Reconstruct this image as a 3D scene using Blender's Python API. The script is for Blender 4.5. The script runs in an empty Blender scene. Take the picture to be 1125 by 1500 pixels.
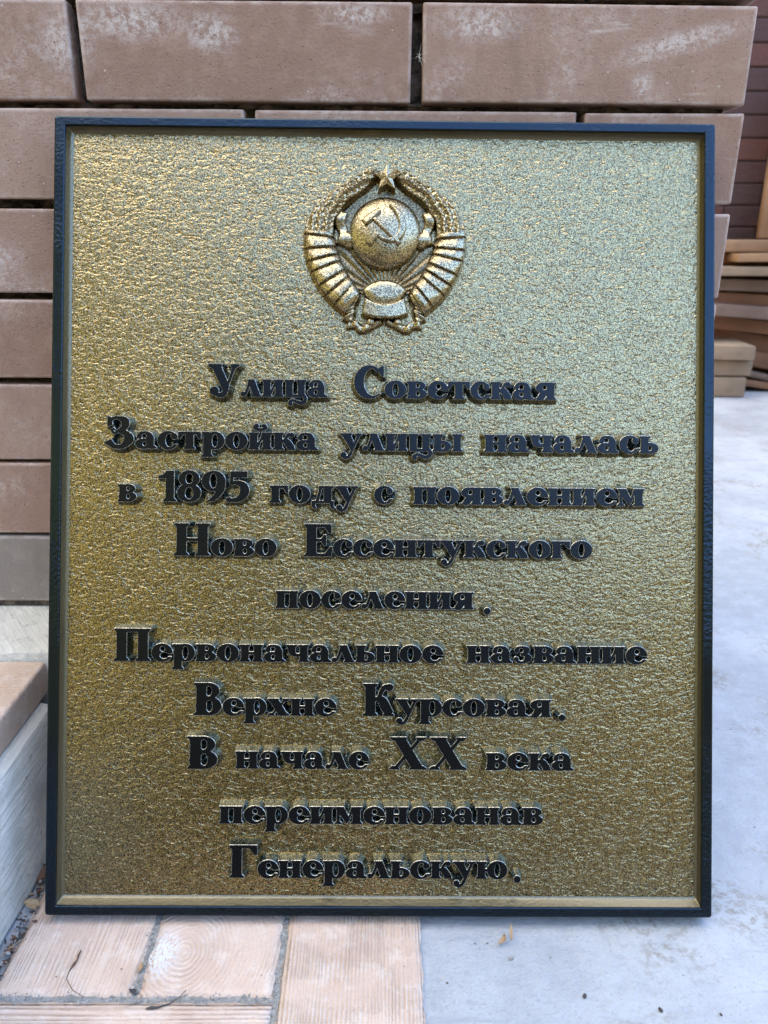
import bpy, bmesh, math, random
import numpy as np
from mathutils import Matrix, Vector

random.seed(7)
rng = np.random.default_rng(11)
scene = bpy.context.scene
COL = scene.collection
CAMZ = 0.4885

# ------------------------------------------------------------------ camera
cd = bpy.data.cameras.new('camera')
cam = bpy.data.objects.new('camera', cd); COL.objects.link(cam); scene.camera = cam
cr, cu, cf = (.999972, -.002527, .007082), (-.00583, .334134, .942507), (.004748, .942522, -.33411)
cam.matrix_world = Matrix(((cr[0], cu[0], -cf[0], 0), (cr[1], cu[1], -cf[1], 0), (cr[2], cu[2], -cf[2], CAMZ), (0, 0, 0, 1)))
cd.sensor_fit = 'VERTICAL'; cd.sensor_height = 36; cd.sensor_width = 27; cd.lens = 27.381
cd.clip_start = .01; cd.clip_end = 500
cd.dof.use_dof = True; cd.dof.focus_distance = .61; cd.dof.aperture_fstop = 11.0

# ------------------------------------------------------------------ sky, sun, exposure
SUN_EL, SUN_AZ = math.radians(47), math.radians(8)      # sun stands behind the house: everything in view is in open shade
w = bpy.data.worlds.new("World"); scene.world = w; w.use_nodes = True
nt = w.node_tree; N = nt.nodes; L = nt.links; N.clear()
def wn(t, **k):
    n = N.new(t)
    for a, b in k.items(): setattr(n, a, b)
    return n
def wmath(op, a, b=None, c=None):
    n = wn('ShaderNodeMath', operation=op)
    for i, v in enumerate((a, b, c)):
        if v is None: continue
        if isinstance(v, (int, float)): n.inputs[i].default_value = v
        else: L.new(v, n.inputs[i])
    return n.outputs[0]
def wmap(v, a, b, c=0., d=1.):
    n = wn('ShaderNodeMapRange', interpolation_type='SMOOTHSTEP')
    L.new(v, n.inputs[0])
    for i, x in enumerate((a, b, c, d)): n.inputs[i + 1].default_value = x
    return n.outputs[0]
sky = wn('ShaderNodeTexSky', sky_type='NISHITA', sun_disc=False, sun_elevation=SUN_EL, sun_rotation=SUN_AZ, air_density=1.0, dust_density=.3, ozone_density=1.3)
tc = wn('ShaderNodeTexCoord'); sp = wn('ShaderNodeSeparateXYZ'); L.new(tc.outputs['Generated'], sp.inputs[0])
X, Y, Z = sp.outputs
# surroundings beyond the yard: garden trees (taller to the left), like a photographed sky dome
nz = wn('ShaderNodeTexNoise'); nz.inputs['Scale'].default_value = 7; nz.inputs['Detail'].default_value = 6; L.new(tc.outputs['Generated'], nz.inputs[0])
edge = wmath('ADD', wmap(X, .22, -.34, .36, .71), wmath('MULTIPLY', wmath('SUBTRACT', nz.outputs[0], .5), .45))
tree = wmap(wmath('SUBTRACT', edge, Z), -.04, .06)
nz2 = wn('ShaderNodeTexNoise'); nz2.inputs['Scale'].default_value = 22; nz2.inputs['Detail'].default_value = 5; L.new(tc.outputs['Generated'], nz2.inputs[0])
ramp = wn('ShaderNodeValToRGB'); L.new(nz2.outputs[0], ramp.inputs[0])
ramp.color_ramp.elements[0].position = .40; ramp.color_ramp.elements[0].color = (.05, .085, .03, 1)
ramp.color_ramp.elements[1].position = .68; ramp.color_ramp.elements[1].color = (2.3, 2.1, 1.0, 1)
lit = wmap(wmath('ABSOLUTE', wmath('ADD', X, -.04)), .12, .5, .16, 1.0)
tm = wn('ShaderNodeMix', data_type='RGBA'); lit = wmath('MULTIPLY', wmath('MULTIPLY', lit, wmap(Z, .42, .62, 1, .22)), wmap(Z, .04, .30, .25, 1)); L.new(lit, tm.inputs[0]); tm.inputs[6].default_value = (.05, .05, .045, 1); L.new(ramp.outputs[0], tm.inputs[7])
mx = wn('ShaderNodeMix', data_type='RGBA'); L.new(tree, mx.inputs[0]); L.new(tm.outputs[2], mx.inputs[7])
# clouds added to whiten and brighten the light, open blue above the trees
nz3 = wn('ShaderNodeTexNoise'); nz3.inputs['Scale'].default_value = 3.2; nz3.inputs['Detail'].default_value = 7; L.new(tc.outputs['Generated'], nz3.inputs[0])
added_cloud = wmap(wmath('ADD', wmath('ADD', Z, wmath('MULTIPLY', X, -.25)), wmath('MULTIPLY', wmath('SUBTRACT', nz3.outputs[0], .5), .7)), .80, .97)
cm = wn('ShaderNodeMix', data_type='RGBA'); L.new(added_cloud, cm.inputs[0]); L.new(sky.outputs[0], cm.inputs[6]); cm.inputs[7].default_value = (4.0, 3.75, 3.3, 1)
L.new(cm.outputs[2], mx.inputs[6])
bg = wn('ShaderNodeBackground'); bg.inputs[1].default_value = .15; L.new(mx.outputs[2], bg.inputs[0])
wo = wn('ShaderNodeOutputWorld'); L.new(bg.outputs[0], wo.inputs[0])

sd = bpy.data.lights.new('sun', 'SUN'); sd.energy = 3.0; sd.angle = math.radians(.5); sd.color = (1, .94, .84)
sun = bpy.data.objects.new('sun', sd); COL.objects.link(sun)
# direction towards the sun: sun_rotation is measured from +Y towards +X
sdir = Vector((math.sin(SUN_AZ) * math.cos(SUN_EL), math.cos(SUN_AZ) * math.cos(SUN_EL), math.sin(SUN_EL)))
sun.rotation_euler = sdir.to_track_quat('Z', 'Y').to_euler(); sun.location = sdir * 30

scene.view_settings.view_transform = 'Standard'; scene.view_settings.look = 'None'
scene.view_settings.exposure = 3.45; scene.view_settings.gamma = 1; scene.view_settings.use_curve_mapping = False
scene.render.engine = 'CYCLES'
scene.cycles.use_denoising = True
scene.cycles.max_bounces = 8
scene.cycles.sample_clamp_indirect = 6

# ------------------------------------------------------------------ helpers
def link_mesh(name, me, mats, parent=None):
    o = bpy.data.objects.new(name, me); COL.objects.link(o)
    for m in (mats if isinstance(mats, (list, tuple)) else [mats]): me.materials.append(m)
    if parent: o.parent = parent
    return o
def obj(name, bm, mats, parent=None, smooth=None):
    me = bpy.data.meshes.new(name); bm.to_mesh(me); bm.free()
    if smooth is not None:
        me.polygons.foreach_set('use_smooth', [True] * len(me.polygons)); me.set_sharp_from_angle(angle=math.radians(smooth))
    return link_mesh(name, me, mats, parent)
def empty(name, loc=(0, 0, 0)):
    o = bpy.data.objects.new(name, None); COL.objects.link(o); o.location = loc; o.empty_display_size = .05
    return o
def tag(o, label=None, cat=None, group=None, kind=None):
    if label: o['label'] = label
    if cat: o['category'] = cat
    if group: o['group'] = group
    if kind: o['kind'] = kind
    return o
def add_box(bm, x0, x1, y0, y1, z0, z1, bev=0, seg=2, mat=0, jit=0, M=None):
    b = bmesh.new()
    r = bmesh.ops.create_cube(b, size=1)
    for v in b.verts:
        v.co = Vector((x0 + (v.co.x + .5) * (x1 - x0), y0 + (v.co.y + .5) * (y1 - y0), z0 + (v.co.z + .5) * (z1 - z0)))
        if jit: v.co += Vector([random.uniform(-jit, jit) for _ in range(3)])
    if bev: bmesh.ops.bevel(b, geom=list(b.edges), offset=bev, segments=seg, profile=.6, affect='EDGES')
    if M is not None: b.transform(M)
    for f in b.faces: f.material_index = mat
    me = bpy.data.meshes.new('t'); b.to_mesh(me); b.free(); bm.from_mesh(me); bpy.data.meshes.remove(me)
def tube(bm, pts, rads, n=7):
    pts = [Vector(p) for p in pts]; rings = []
    for i, p in enumerate(pts):
        d = (pts[min(i + 1, len(pts) - 1)] - pts[max(i - 1, 0)]).normalized()
        a = d.orthogonal().normalized() if abs(d.z) > .9 else d.cross(Vector((0, 0, 1))).normalized()
        b = d.cross(a)
        rings.append([bm.verts.new(p + rads[i] * (math.cos(t) * a + math.sin(t) * b)) for t in [2 * math.pi * k / n for k in range(n)]])
    for r0, r1 in zip(rings, rings[1:]):
        for k in range(n): bm.faces.new((r0[k], r0[(k + 1) % n], r1[(k + 1) % n], r1[k]))
    bm.faces.new(rings[0][::-1]); bm.faces.new(rings[-1])

# ------------------------------------------------------------------ material tools
class Mat:
    def __init__(s, name, **base):
        s.m = bpy.data.materials.new(name); s.m.use_nodes = True
        s.n = s.m.node_tree.nodes; s.l = s.m.node_tree.links
        s.b = s.n['Principled BSDF']
        s.co = s.n.new('ShaderNodeTexCoord').outputs['Object']
        for k, v in base.items(): s.set(k, v)
    def set(s, k, v):
        i = s.b.inputs[k.replace('_', ' ')]
        if hasattr(v, 'is_output'): s.l.new(v, i)
        else: i.default_value = (*v, 1) if isinstance(v, tuple) and len(v) == 3 else v
    def put(s, v, inp):
        if hasattr(v, 'is_output'): s.l.new(v, inp)
        elif isinstance(v, tuple): inp.default_value = (*v, 1) if len(v) == 3 and len(inp.default_value) == 4 else v
        else: inp.default_value = v
    def map(s, scale=(1, 1, 1), rot=(0, 0, 0), loc=(0, 0, 0), co=None):
        n = s.n.new('ShaderNodeMapping'); s.l.new(co or s.co, n.inputs[0])
        n.inputs['Scale'].default_value = scale; n.inputs['Rotation'].default_value = rot; n.inputs['Location'].default_value = loc
        return n.outputs[0]
    def noise(s, scale, detail=3, rough=.55, co=None, dist=0, out=0):
        n = s.n.new('ShaderNodeTexNoise'); s.l.new(co or s.co, n.inputs['Vector'])
        n.inputs['Scale'].default_value = scale; n.inputs['Detail'].default_value = detail
        n.inputs['Roughness'].default_value = rough; n.inputs['Distortion'].default_value = dist
        return n.outputs[out]
    def voro(s, scale, feature='F1', co=None, out='Distance', rand=1):
        n = s.n.new('ShaderNodeTexVoronoi'); n.feature = feature; s.l.new(co or s.co, n.inputs['Vector']); n.inputs['Scale'].default_value = scale
        n.inputs['Randomness'].default_value = rand
        return n.outputs[out]
    def wave(s, scale, dist, detail, dscale, co=None, typ='BANDS', axis='X'):
        n = s.n.new('ShaderNodeTexWave'); n.wave_type = typ; s.l.new(co or s.co, n.inputs['Vector'])
        if typ == 'BANDS': n.bands_direction = axis
        else: n.rings_direction = axis
        n.inputs['Scale'].default_value = scale; n.inputs['Distortion'].default_value = dist
        n.inputs['Detail'].default_value = detail; n.inputs['Detail Scale'].default_value = dscale
        return n.outputs['Fac']
    def math(s, op, a, b=None, clamp=False):
        n = s.n.new('ShaderNodeMath'); n.operation = op; n.use_clamp = clamp
        s.put(a, n.inputs[0])
        if b is not None: s.put(b, n.inputs[1])
        return n.outputs[0]
    def rng(s, v, a, b, c=0., d=1.):
        n = s.n.new('ShaderNodeMapRange'); n.interpolation_type = 'SMOOTHSTEP'; s.l.new(v, n.inputs[0])
        for i, x in enumerate((a, b, c, d)): n.inputs[i + 1].default_value = x
        return n.outputs[0]
    def mix(s, f, a, b, mode='MIX'):
        n = s.n.new('ShaderNodeMix'); n.data_type = 'RGBA'; n.blend_type = mode
        s.put(f, n.inputs[0]); s.put(a, n.inputs[6]); s.put(b, n.inputs[7])
        return n.outputs[2]
    def bump(s, h, dist, strength=1., prev=None):
        n = s.n.new('ShaderNodeBump'); n.inputs['Strength'].default_value = strength; n.inputs['Distance'].default_value = dist
        s.l.new(h, n.inputs['Height'])
        if prev: s.l.new(prev, n.inputs['Normal'])
        s.l.new(n.outputs[0], s.b.inputs['Normal']); return n.outputs[0]
    def attr(s, name, out='Fac'):
        n = s.n.new('ShaderNodeAttribute'); n.attribute_name = name; return n.outputs[out]
    def sep(s, v):
        n = s.n.new('ShaderNodeSeparateXYZ'); s.l.new(v, n.inputs[0]); return n.outputs

def gold_mat(name, lump=.00085, fine=.00013, rough=.27, lo=(.018, .013, .006), hi=(.455, .345, .155), coat=.48):
    m = Mat(name, Metallic=1.0, Coat_Weight=coat, Coat_Roughness=.12, Coat_IOR=1.65)
    st = m.map((1, 1, 1.7), (0, math.radians(-34), 0))
    a = m.noise(200, 2, .45, st, .8); b = m.noise(1000, 2, .6)
    c = m.noise(1450, 1, .6, m.map(loc=(3, 1, 2))); c2 = m.noise(640, 2, .6, m.map(loc=(1, 5, 2)))
    k = m.math('ADD', m.math('MULTIPLY', c, .65), m.math('MULTIPLY', c2, .35))
    base = m.mix(m.rng(k, .40, .59), lo, hi)
    big = m.noise(14, 3)
    m.set('Base_Color', m.mix(m.math('MULTIPLY', big, .2), base, (.20, .14, .065)))
    m.set('Roughness', m.math('ADD', m.rng(b, .3, .7, rough - .10, rough + .06), m.math('MULTIPLY', m.math('SUBTRACT', m.noise(9, 4, .6), .5), .18)))
    ridge = m.math('POWER', m.math('ABSOLUTE', m.math('SUBTRACT', a, .5)), .8)
    p = m.bump(m.math('SUBTRACT', a, m.math('MULTIPLY', ridge, .35)), lump, 1.0)
    p = m.bump(b, fine, 1.0, p)
    m.l.new(p, m.b.inputs['Coat Normal'])
    return m.m
GOLD = gold_mat('textured gold paint')
GOLD_EMB = gold_mat('gold paint on relief', .00018, .00020, .28, (.035, .025, .011), (.53, .425, .235), .75)
GOLD_DARK = gold_mat('dark gold of the emblem field', .0002, .0002, .3, (.02, .015, .01), (.26, .20, .10), .3)  # same gold in a darker tone, for the field behind the globe
def black_mat(name, grain, gold_base=False):
    m = Mat(name, Metallic=0.0, Roughness=.3)
    m.set('IOR', 1.32 if gold_base else 1.47); m.set('Specular Tint', (.8, .88, 1.0) if gold_base else (.48, .72, 1.0))
    col = (.0025, .0027, .0032)
    b = m.noise(1000, 2, .6); a = m.noise(380, 3, .5)
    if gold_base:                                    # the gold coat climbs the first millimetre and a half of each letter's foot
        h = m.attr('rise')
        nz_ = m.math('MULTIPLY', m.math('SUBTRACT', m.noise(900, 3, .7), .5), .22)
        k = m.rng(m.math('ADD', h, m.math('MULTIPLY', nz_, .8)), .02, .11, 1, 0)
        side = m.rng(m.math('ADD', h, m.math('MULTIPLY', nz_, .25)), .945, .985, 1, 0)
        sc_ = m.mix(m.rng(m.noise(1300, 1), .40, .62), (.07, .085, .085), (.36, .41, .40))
        rim_glint = m.math('MULTIPLY', m.rng(h, .925, .955), side)  # bevel highlight put into the colour as a pale metal ring
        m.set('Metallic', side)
        m.set('Base_Color', m.mix(side, col, m.mix(rim_glint, m.mix(k, sc_, (.38, .29, .13)), (.95, .90, .76))))
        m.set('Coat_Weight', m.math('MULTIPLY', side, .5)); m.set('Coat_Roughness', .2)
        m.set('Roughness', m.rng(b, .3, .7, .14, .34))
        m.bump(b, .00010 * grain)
    else:
        m.set('Base_Color', col)
        zz = m.sep(m.co)[2]
        g = m.rng(m.noise(9, 2), .35, .6)
        m.set('Roughness', m.rng(b, .3, .7, .14, .24))
        p = m.bump(m.math('MULTIPLY', a, g), .0008 * grain)
        m.bump(b, .00006 * grain, 1.0, p)
    return m.m
BLACK = black_mat('black lacquer of the frame', 1.0)
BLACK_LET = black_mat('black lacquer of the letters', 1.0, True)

# ------------------------------------------------------------------ ground
def concrete(name, base, blotch):
    m = Mat(name, Roughness=.85)
    n0 = m.noise(2.2, 5, .6, m.map(loc=(1.1, .4, 0))); n1 = m.noise(7, 6, .65); n2 = m.noise(38, 6, .7); n3 = m.noise(330, 4, .75)
    c = m.mix(m.rng(n1, .38, .64), base, blotch)
    c = m.mix(m.rng(n0, .45, .62, 0, .75), c, tuple(x * .80 for x in base))
    c = m.mix(m.rng(n2, .44, .68, 0, .5), c, tuple(x * 1.16 for x in base))
    c = m.mix(m.rng(n2, .50, .34, 0, .35), c, tuple(x * .82 for x in base))
    c = m.mix(m.rng(n3, .54, .70, 0, .45), c, tuple(x * .62 for x in base))
    st = m.noise(9, 4, .6, m.map(loc=(4.3, 1.7, 0)))
    c = m.mix(m.math('MULTIPLY', m.rng(st, .51, .66), m.rng(m.noise(150, 5, .75), .44, .62, 0, .8)), c, (.185, .160, .125))
    # trowel marks
    tr = m.noise(70, 3, .6, m.map((.10, 1, 0), (0, 0, .5)))
    c = m.mix(m.math('MULTIPLY', m.rng(tr, .60, .72), m.rng(n1, .42, .62)), c, tuple(x * .78 for x in base))
    v = m.voro(80); c = m.mix(m.math('MULTIPLY', m.rng(v, .05, .10, 1, 0), m.rng(m.noise(48), .52, .60)), c, (.09, .08, .07))
    m.set('Base_Color', c)
    p = m.bump(n2, .0030); p = m.bump(tr, .0006, 1.0, p); m.bump(n3, .0011, 1.0, p)
    return m.m
FLOOR = concrete('pale concrete floor', (.305, .318, .340), (.365, .375, .39))
bm = bmesh.new()
S = [(-60, -60), (60, -60), (60, 60), (-60, 60)]
bm.faces.new([bm.verts.new((x, y, -.004)) for x, y in S])
tag(obj('ground', bm, FLOOR), 'pale bluish concrete floor of the yard', kind='structure')

ADDED_GROUND = Mat('dark unseen ground', Roughness=.95)  # unseen dark sheet added on the camera side to darken the lower reflections
ADDED_GROUND.set('Base_Color', ADDED_GROUND.mix(ADDED_GROUND.noise(3, 6, .65), (.035, .030, .022), (.085, .075, .05))); ADDED_GROUND.bump(ADDED_GROUND.noise(30, 5, .7), .02)
bm = bmesh.new()
bm.faces.new([bm.verts.new((x, y, -.001)) for x, y in ((-50, -50), (50, -50), (50, .27), (-50, .27))])
tag(obj('added_ground', bm, ADDED_GROUND.m), 'dark unseen ground added to darken reflections in the plaque', kind='structure')

# wood-imprinted pavers, one sheet of paving
def paver_mat(name, mode, center=(0, 0), amp=1.):
    m = Mat(name, Roughness=.8)
    if mode == 'rings':
        co = m.map((1, .82, 0), loc=(-center[0], -center[1] * .82, 0))
        d = m.noise(24, 3, .5)
        dn = m.n.new('ShaderNodeVectorMath'); dn.operation = 'LENGTH'; m.l.new(co, dn.inputs[0])
        r = m.math('ADD', dn.outputs['Value'], m.math('MULTIPLY', m.math('SUBTRACT', d, .5), .011))
        wv = m.math('ADD', m.math('MULTIPLY', m.math('SINE', m.math('MULTIPLY', r, 2 * math.pi / .0033)), .5), .5)
    else:
        ax = 0 if mode == 'y' else 1
        sc = (1, .07, 0) if mode in ('y', 'fine') else (.06, 1, 0)
        co = m.map(sc)
        q = m.sep(m.co)[0 if mode in ('y', 'fine') else 1]
        d = m.noise(30 if mode != 'fine' else 22, 3, .55, co)
        per = .0034 if mode != 'fine' else .0026
        ph = m.math('ADD', q, m.math('MULTIPLY', m.math('SUBTRACT', d, .5), .030 if mode == 'y' else .018))
        wv = m.math('ADD', m.math('MULTIPLY', m.math('SINE', m.math('MULTIPLY', ph, 2 * math.pi / per)), .5), .5)
    fade = m.rng(m.noise(26, 3, .5, m.map(loc=(7, 3, 0))), .36, .62, .25, 1)
    n2 = m.noise(60, 5, .65); n3 = m.noise(420, 4, .7); n1 = m.noise(13, 3)
    c = m.mix(m.rng(n1, .35, .65), (.50, .365, .285), (.56, .425, .34))
    c = m.mix(m.rng(n2, .46, .68, 0, .75), c, (.60, .50, .43))
    c = m.mix(m.math('MULTIPLY', m.rng(wv, .05, .55, .30 * amp, 0), fade), c, (.33, .225, .17))
    c = m.mix(m.rng(n3, .56, .72, 0, .6), c, (.30, .25, .21)); dv = m.voro(110); c = m.mix(m.math('MULTIPLY', m.rng(dv, .05, .10, 1, 0), m.rng(m.noise(55), .52, .6)), c, (.10, .07, .055))
    if mode == 'rings':
        dn2 = m.n.new('ShaderNodeVectorMath'); dn2.operation = 'LENGTH'; m.l.new(m.map((1, .8, 0), loc=(.1585, -.423 * .8, 0)), dn2.inputs[0])
        c = m.mix(m.math('MULTIPLY', m.rng(dn2.outputs['Value'], .004, .022, 1, 0), m.rng(n3, .38, .56)), c, (.60, .62, .65))
    m.set('Base_Color', c)
    p = m.bump(m.math('MULTIPLY', wv, fade), .0008 * amp); p = m.bump(n2, .0014, 1.0, p); m.bump(n3, .0008, 1.0, p)
    return m.m
PV = [paver_mat('wood imprint paver', 'y', amp=.85), paver_mat('log end imprint paver', 'rings', (-.1405, .425), .7), paver_mat('fine grain imprint paver', 'fine'), paver_mat('cross grain imprint paver', 'x')]
SAND = Mat('crumbly grey joint mortar', Roughness=.95)
SAND.set('Base_Color', SAND.mix(SAND.noise(500, 3, .7), (.10, .095, .085), (.50, .475, .44))); SAND.bump(SAND.noise(420, 3, .7), .003); SAND = SAND.m
bm = bmesh.new()
def paver(x0, x1, y0, y1, mat):
    b = bmesh.new(); nx = max(2, int((x1 - x0) / .006)); ny = max(2, int((y1 - y0) / .006))
    def wob(t, s): return .0006 * math.sin(t * 160 + s) + .0005 * math.sin(t * 410 + 2 * s)
    V = {}
    for i in range(nx + 1):
        for j in range(ny + 1):
            x = x0 + (x1 - x0) * i / nx; y = y0 + (y1 - y0) * j / ny
            e = min(i, nx - i, j, ny - j)
            if i in (0, nx): x += wob(y, i + mat)
            if j in (0, ny): y += wob(x, j + 3 + mat)
            V[i, j] = b.verts.new((x, y, 0 if e else -.0006))
    for i in range(nx):
        for j in range(ny): b.faces.new((V[i, j], V[i + 1, j], V[i + 1, j + 1], V[i, j + 1]))
    rim = [e for e in b.edges if e.is_boundary]
    r = bmesh.ops.extrude_edge_only(b, edges=rim)
    for g in r['geom']:
        if isinstance(g, bmesh.types.BMVert): g.co.z = -.0035
    bmesh.ops.recalc_face_normals(b, faces=list(b.faces))
    for f in b.faces: f.material_index = mat; f.smooth = True
    me = bpy.data.meshes.new('t'); b.to_mesh(me); b.free(); bm.from_mesh(me); bpy.data.meshes.remove(me)
paver(-.2625, -.1678, .3900, .664, 0)
paver(-.1632, -.0713, .3900, .664, 1)
paver(-.0667, .0315, .275, .664, 2)
paver(-.2625, -.0713, .275, .3850, 3)
bmesh.ops.remove_doubles(bm, verts=list(bm.verts), dist=1e-6)
bed = bmesh.new()
# mortar in the joints: rough strips with crumbs
def joint(x0, x1, y0, y1):
    n = int(max(x1 - x0, y1 - y0) / .0016); k = int(max(3, min(x1 - x0, y1 - y0) / .0012))
    alongx = (x1 - x0) > (y1 - y0); V = {}
    for i in range(n + 1):
        for j in range(k + 1):
            u, v = i / n, j / k
            x, y = (x0 + u * (x1 - x0), y0 + v * (y1 - y0)) if alongx else (x0 + v * (x1 - x0), y0 + u * (y1 - y0))
            V[i, j] = bm.verts.new((x, y, -.0012 + random.gauss(0, .0004)))
    for i in range(n):
        for j in range(k):
            q = (V[i, j], V[i + 1, j], V[i + 1, j + 1], V[i, j + 1])
            f = bm.faces.new(q if alongx else q[::-1]); f.material_index = 4; f.smooth = False
joint(-.27, -.064, .3835, .3915); joint(-.1695, -.1620, .392, .655); joint(-.0735, -.0648, .295, .655)
for _ in range(420):
    t = random.random()
    if t < .6: p = (random.uniform(-.262, -.068), random.gauss(.3875, .0024))
    elif t < .8: p = (random.gauss(-.1658, .002), random.uniform(.392, .46))
    else: p = (random.gauss(-.069, .0024), random.uniform(.36, .46))
    r = random.uniform(.0003, .0010)
    g = bmesh.ops.create_icosphere(bm, subdivisions=1, radius=r, matrix=Matrix.Translation((*p, -.0008 + r * .4)) @ Matrix.Rotation(random.random() * 6, 4, 'Z') @ Matrix.Diagonal((1, random.uniform(.6, 1), .7, 1)))
    for v in g['verts']:
        v.co += Vector([random.uniform(-.2, .2) * r for _ in range(3)])
        for f in v.link_faces: f.material_index = 4
tag(obj('pavement', bm, PV + [SAND]), 'pinkish wood-imprinted pavers with crumbly grey joints', kind='structure')

# ------------------------------------------------------------------ brick pillar wall
WY = .676
BLOOM = [(-.240, .625, .030, .035, 0), (-.190, .640, .060, .020, 0), (-.13, .632, .03, .02, 0), (.225, .628, .070, .012, .25), (.075, .640, .05, .018, 0), (.20, .600, .012, .012, 0), (-.02, .645, .04, .01, 0), (-.33, .47, .05, .02, 0)]
def brick_mat(name, c0, c1, eff=.55):
    m = Mat(name, Roughness=.8)
    tint = m.attr('tint'); n1 = m.noise(9, 4, .6); n2 = m.noise(55, 5, .65); n3 = m.noise(480, 4, .7)
    c = m.mix(m.rng(m.math('ADD', m.math('MULTIPLY', n1, .4), m.math('MULTIPLY', tint, .6)), .2, .8), c0, c1)
    c = m.mix(m.rng(n2, .45, .70, 0, .35), c, tuple(x * 1.2 for x in c1))
    e = m.math('MULTIPLY', m.rng(m.noise(7, 5, .65, m.map(loc=(2.2, 0, 5.1))), .50, .66), m.rng(m.noise(150, 5, .8), .40, .62, .02, 1))
    c = m.mix(m.math('MULTIPLY', e, eff), c, (.58, .49, .44))
    for bx, bz, rx, rz, an in BLOOM:
        q = m.n.new('ShaderNodeVectorMath'); q.operation = 'LENGTH'
        # an elongated patch of salt bloom on the brick face
        mp = m.map((1 / rx, 0, 1 / rz), co=m.map((1, 1, 1), (0, an, 0), co=m.map(loc=(-bx, 0, -bz))))
        m.l.new(mp, q.inputs[0])
        f = m.math('MULTIPLY', m.rng(q.outputs['Value'], .1, 1.0, 1, 0), m.rng(m.noise(170, 5, .8), .40, .60, .05, .8))
        c = m.mix(f, c, (.62, .54, .50))
    sk = m.noise(60, 4, .65, m.map((.12, 1, 1), (0, math.radians(-28), 0), (3, 0, 1)))
    c = m.mix(m.math('MULTIPLY', m.rng(sk, .60, .70), m.rng(n1, .50, .62, 0, .7)), c, (.56, .47, .42))
    dk = m.noise(26, 5, .7, m.map((1, 1, .35), (0, 0, 0), (9, 2, 4)))
    c = m.mix(m.rng(dk, .52, .72, 0, .5), c, tuple(x * .74 for x in c0))
    v = m.voro(130); c = m.mix(m.math('MULTIPLY', m.rng(v, .05, .12, 1, 0), m.rng(m.noise(75, 2), .54, .62)), c, (.52, .45, .41))
    v2 = m.voro(150, co=m.map(loc=(.3, .2, .7))); c = m.mix(m.math('MULTIPLY', m.rng(v2, .05, .10, 1, 0), m.rng(m.noise(66, 2, .5, m.map(loc=(1, 2, 3))), .56, .62)), c, (.09, .07, .06))
    c = m.mix(m.rng(n3, .54, .70, 0, .5), c, tuple(x * .66 for x in c0))
    c = m.mix(m.math('MULTIPLY', m.attr('edge'), m.rng(n2, .36, .62, .05, .7)), c, (.50, .40, .36))      # worn arrises
    m.set('Base_Color', c); p = m.bump(n2, .0005); p = m.bump(n3, .0006, 1.0, p); m.bump(m.rng(m.voro(210, co=m.map(loc=(.5, .1, .2))), .04, .16), .0006, 1.0, p)
    return m.m
BRICK = brick_mat('brown pressed brick', (.285, .170, .124), (.355, .232, .176))
GREYBRICK = brick_mat('grey brown base brick', (.24, .195, .165), (.30, .255, .22), .35)
MORT = Mat('dark raked mortar', Roughness=.95)
MORT.set('Base_Color', MORT.mix(MORT.rng(MORT.noise(60, 5, .7), .4, .65), (.05, .036, .027), (.20, .15, .11))); MORT.bump(MORT.noise(140, 5, .7), .006); MORT = MORT.m

def brick_mesh(bm, x0, x1, z0, z1, y0, y1, tint, lay_t, lay_e, mat=0, bev=.0017):
    """a brick with softly worn arrises; front face subdivided and slightly uneven"""
    b = bmesh.new(); bmesh.ops.create_cube(b, size=1)
    for v in b.verts:
        v.co = Vector((x0 + (v.co.x + .5) * (x1 - x0), y0 + (v.co.y + .5) * (y1 - y0), z0 + (v.co.z + .5) * (z1 - z0)))
        v.co += Vector((random.uniform(-.0007, .0007), random.uniform(-.0008, .0008), random.uniform(-.0004, .0004)))
    bmesh.ops.bevel(b, geom=list(b.edges), offset=bev, segments=3, profile=.5, affect='EDGES')
    b.normal_update()
    bmesh.ops.inset_individual(b, faces=[f for f in b.faces if f.calc_area() > .0012], thickness=.0022)
    b.normal_update()
    t = b.verts.layers.float.new('tint'); e = b.verts.layers.float.new('edge')
    for v in b.verts:
        v[t] = tint
    for f in b.faces:
        f.smooth = True; f.material_index = mat
        if f.calc_area() < .0012 and max(abs(c) for c in f.normal) < .97:
            for v in f.verts: v[e] = max(v[e], .8)
    me = bpy.data.meshes.new('t'); b.to_mesh(me); b.free(); bm.from_mesh(me); bpy.data.meshes.remove(me)

wall = tag(empty('brick_wall', (0, WY, 0)), 'brown brick wall with deep open joints behind the leaning plaque', 'wall')
bm = bmesh.new(); lt = bm.verts.layers.float.new('tint'); le = bm.verts.layers.float.new('edge')
rows = [(.5858, .6532), (.5147, .5805), (.4412, .5073), (.3706, .4360), (.2967, .3645), (.2266, .2934)]
for k in range(1, 4): rows.insert(0, (.5858 + .0722 * k, .6532 + .0722 * k - .0005))
off = .006
XE = .2833
for r, (z0, z1) in enumerate(rows):
    par = (r - 3) % 2                       # row index 3 is the one level with the top of the photograph
    jx = .0258 + (0 if par == 0 else .1297)  # joint centres
    xs = [jx + .2597 * k for k in range(-9, 3) if jx + .2597 * k < XE - .06]
    edges = xs + [XE + .0026]
    for a, b_ in zip(edges, edges[1:]):
        dy = random.uniform(-.0012, .0012)
        g = .0032 + random.uniform(-.0006, .0012)
        brick_mesh(bm, a + g, min(b_ - g, XE), z0 - WY * 0, z1, dy, .105, random.random(), lt, le)
me = bpy.data.meshes.new('brickwork'); bm.to_mesh(me); bm.free(); me.set_sharp_from_angle(angle=math.radians(50)); link_mesh('brickwork', me, BRICK, wall)
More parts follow.
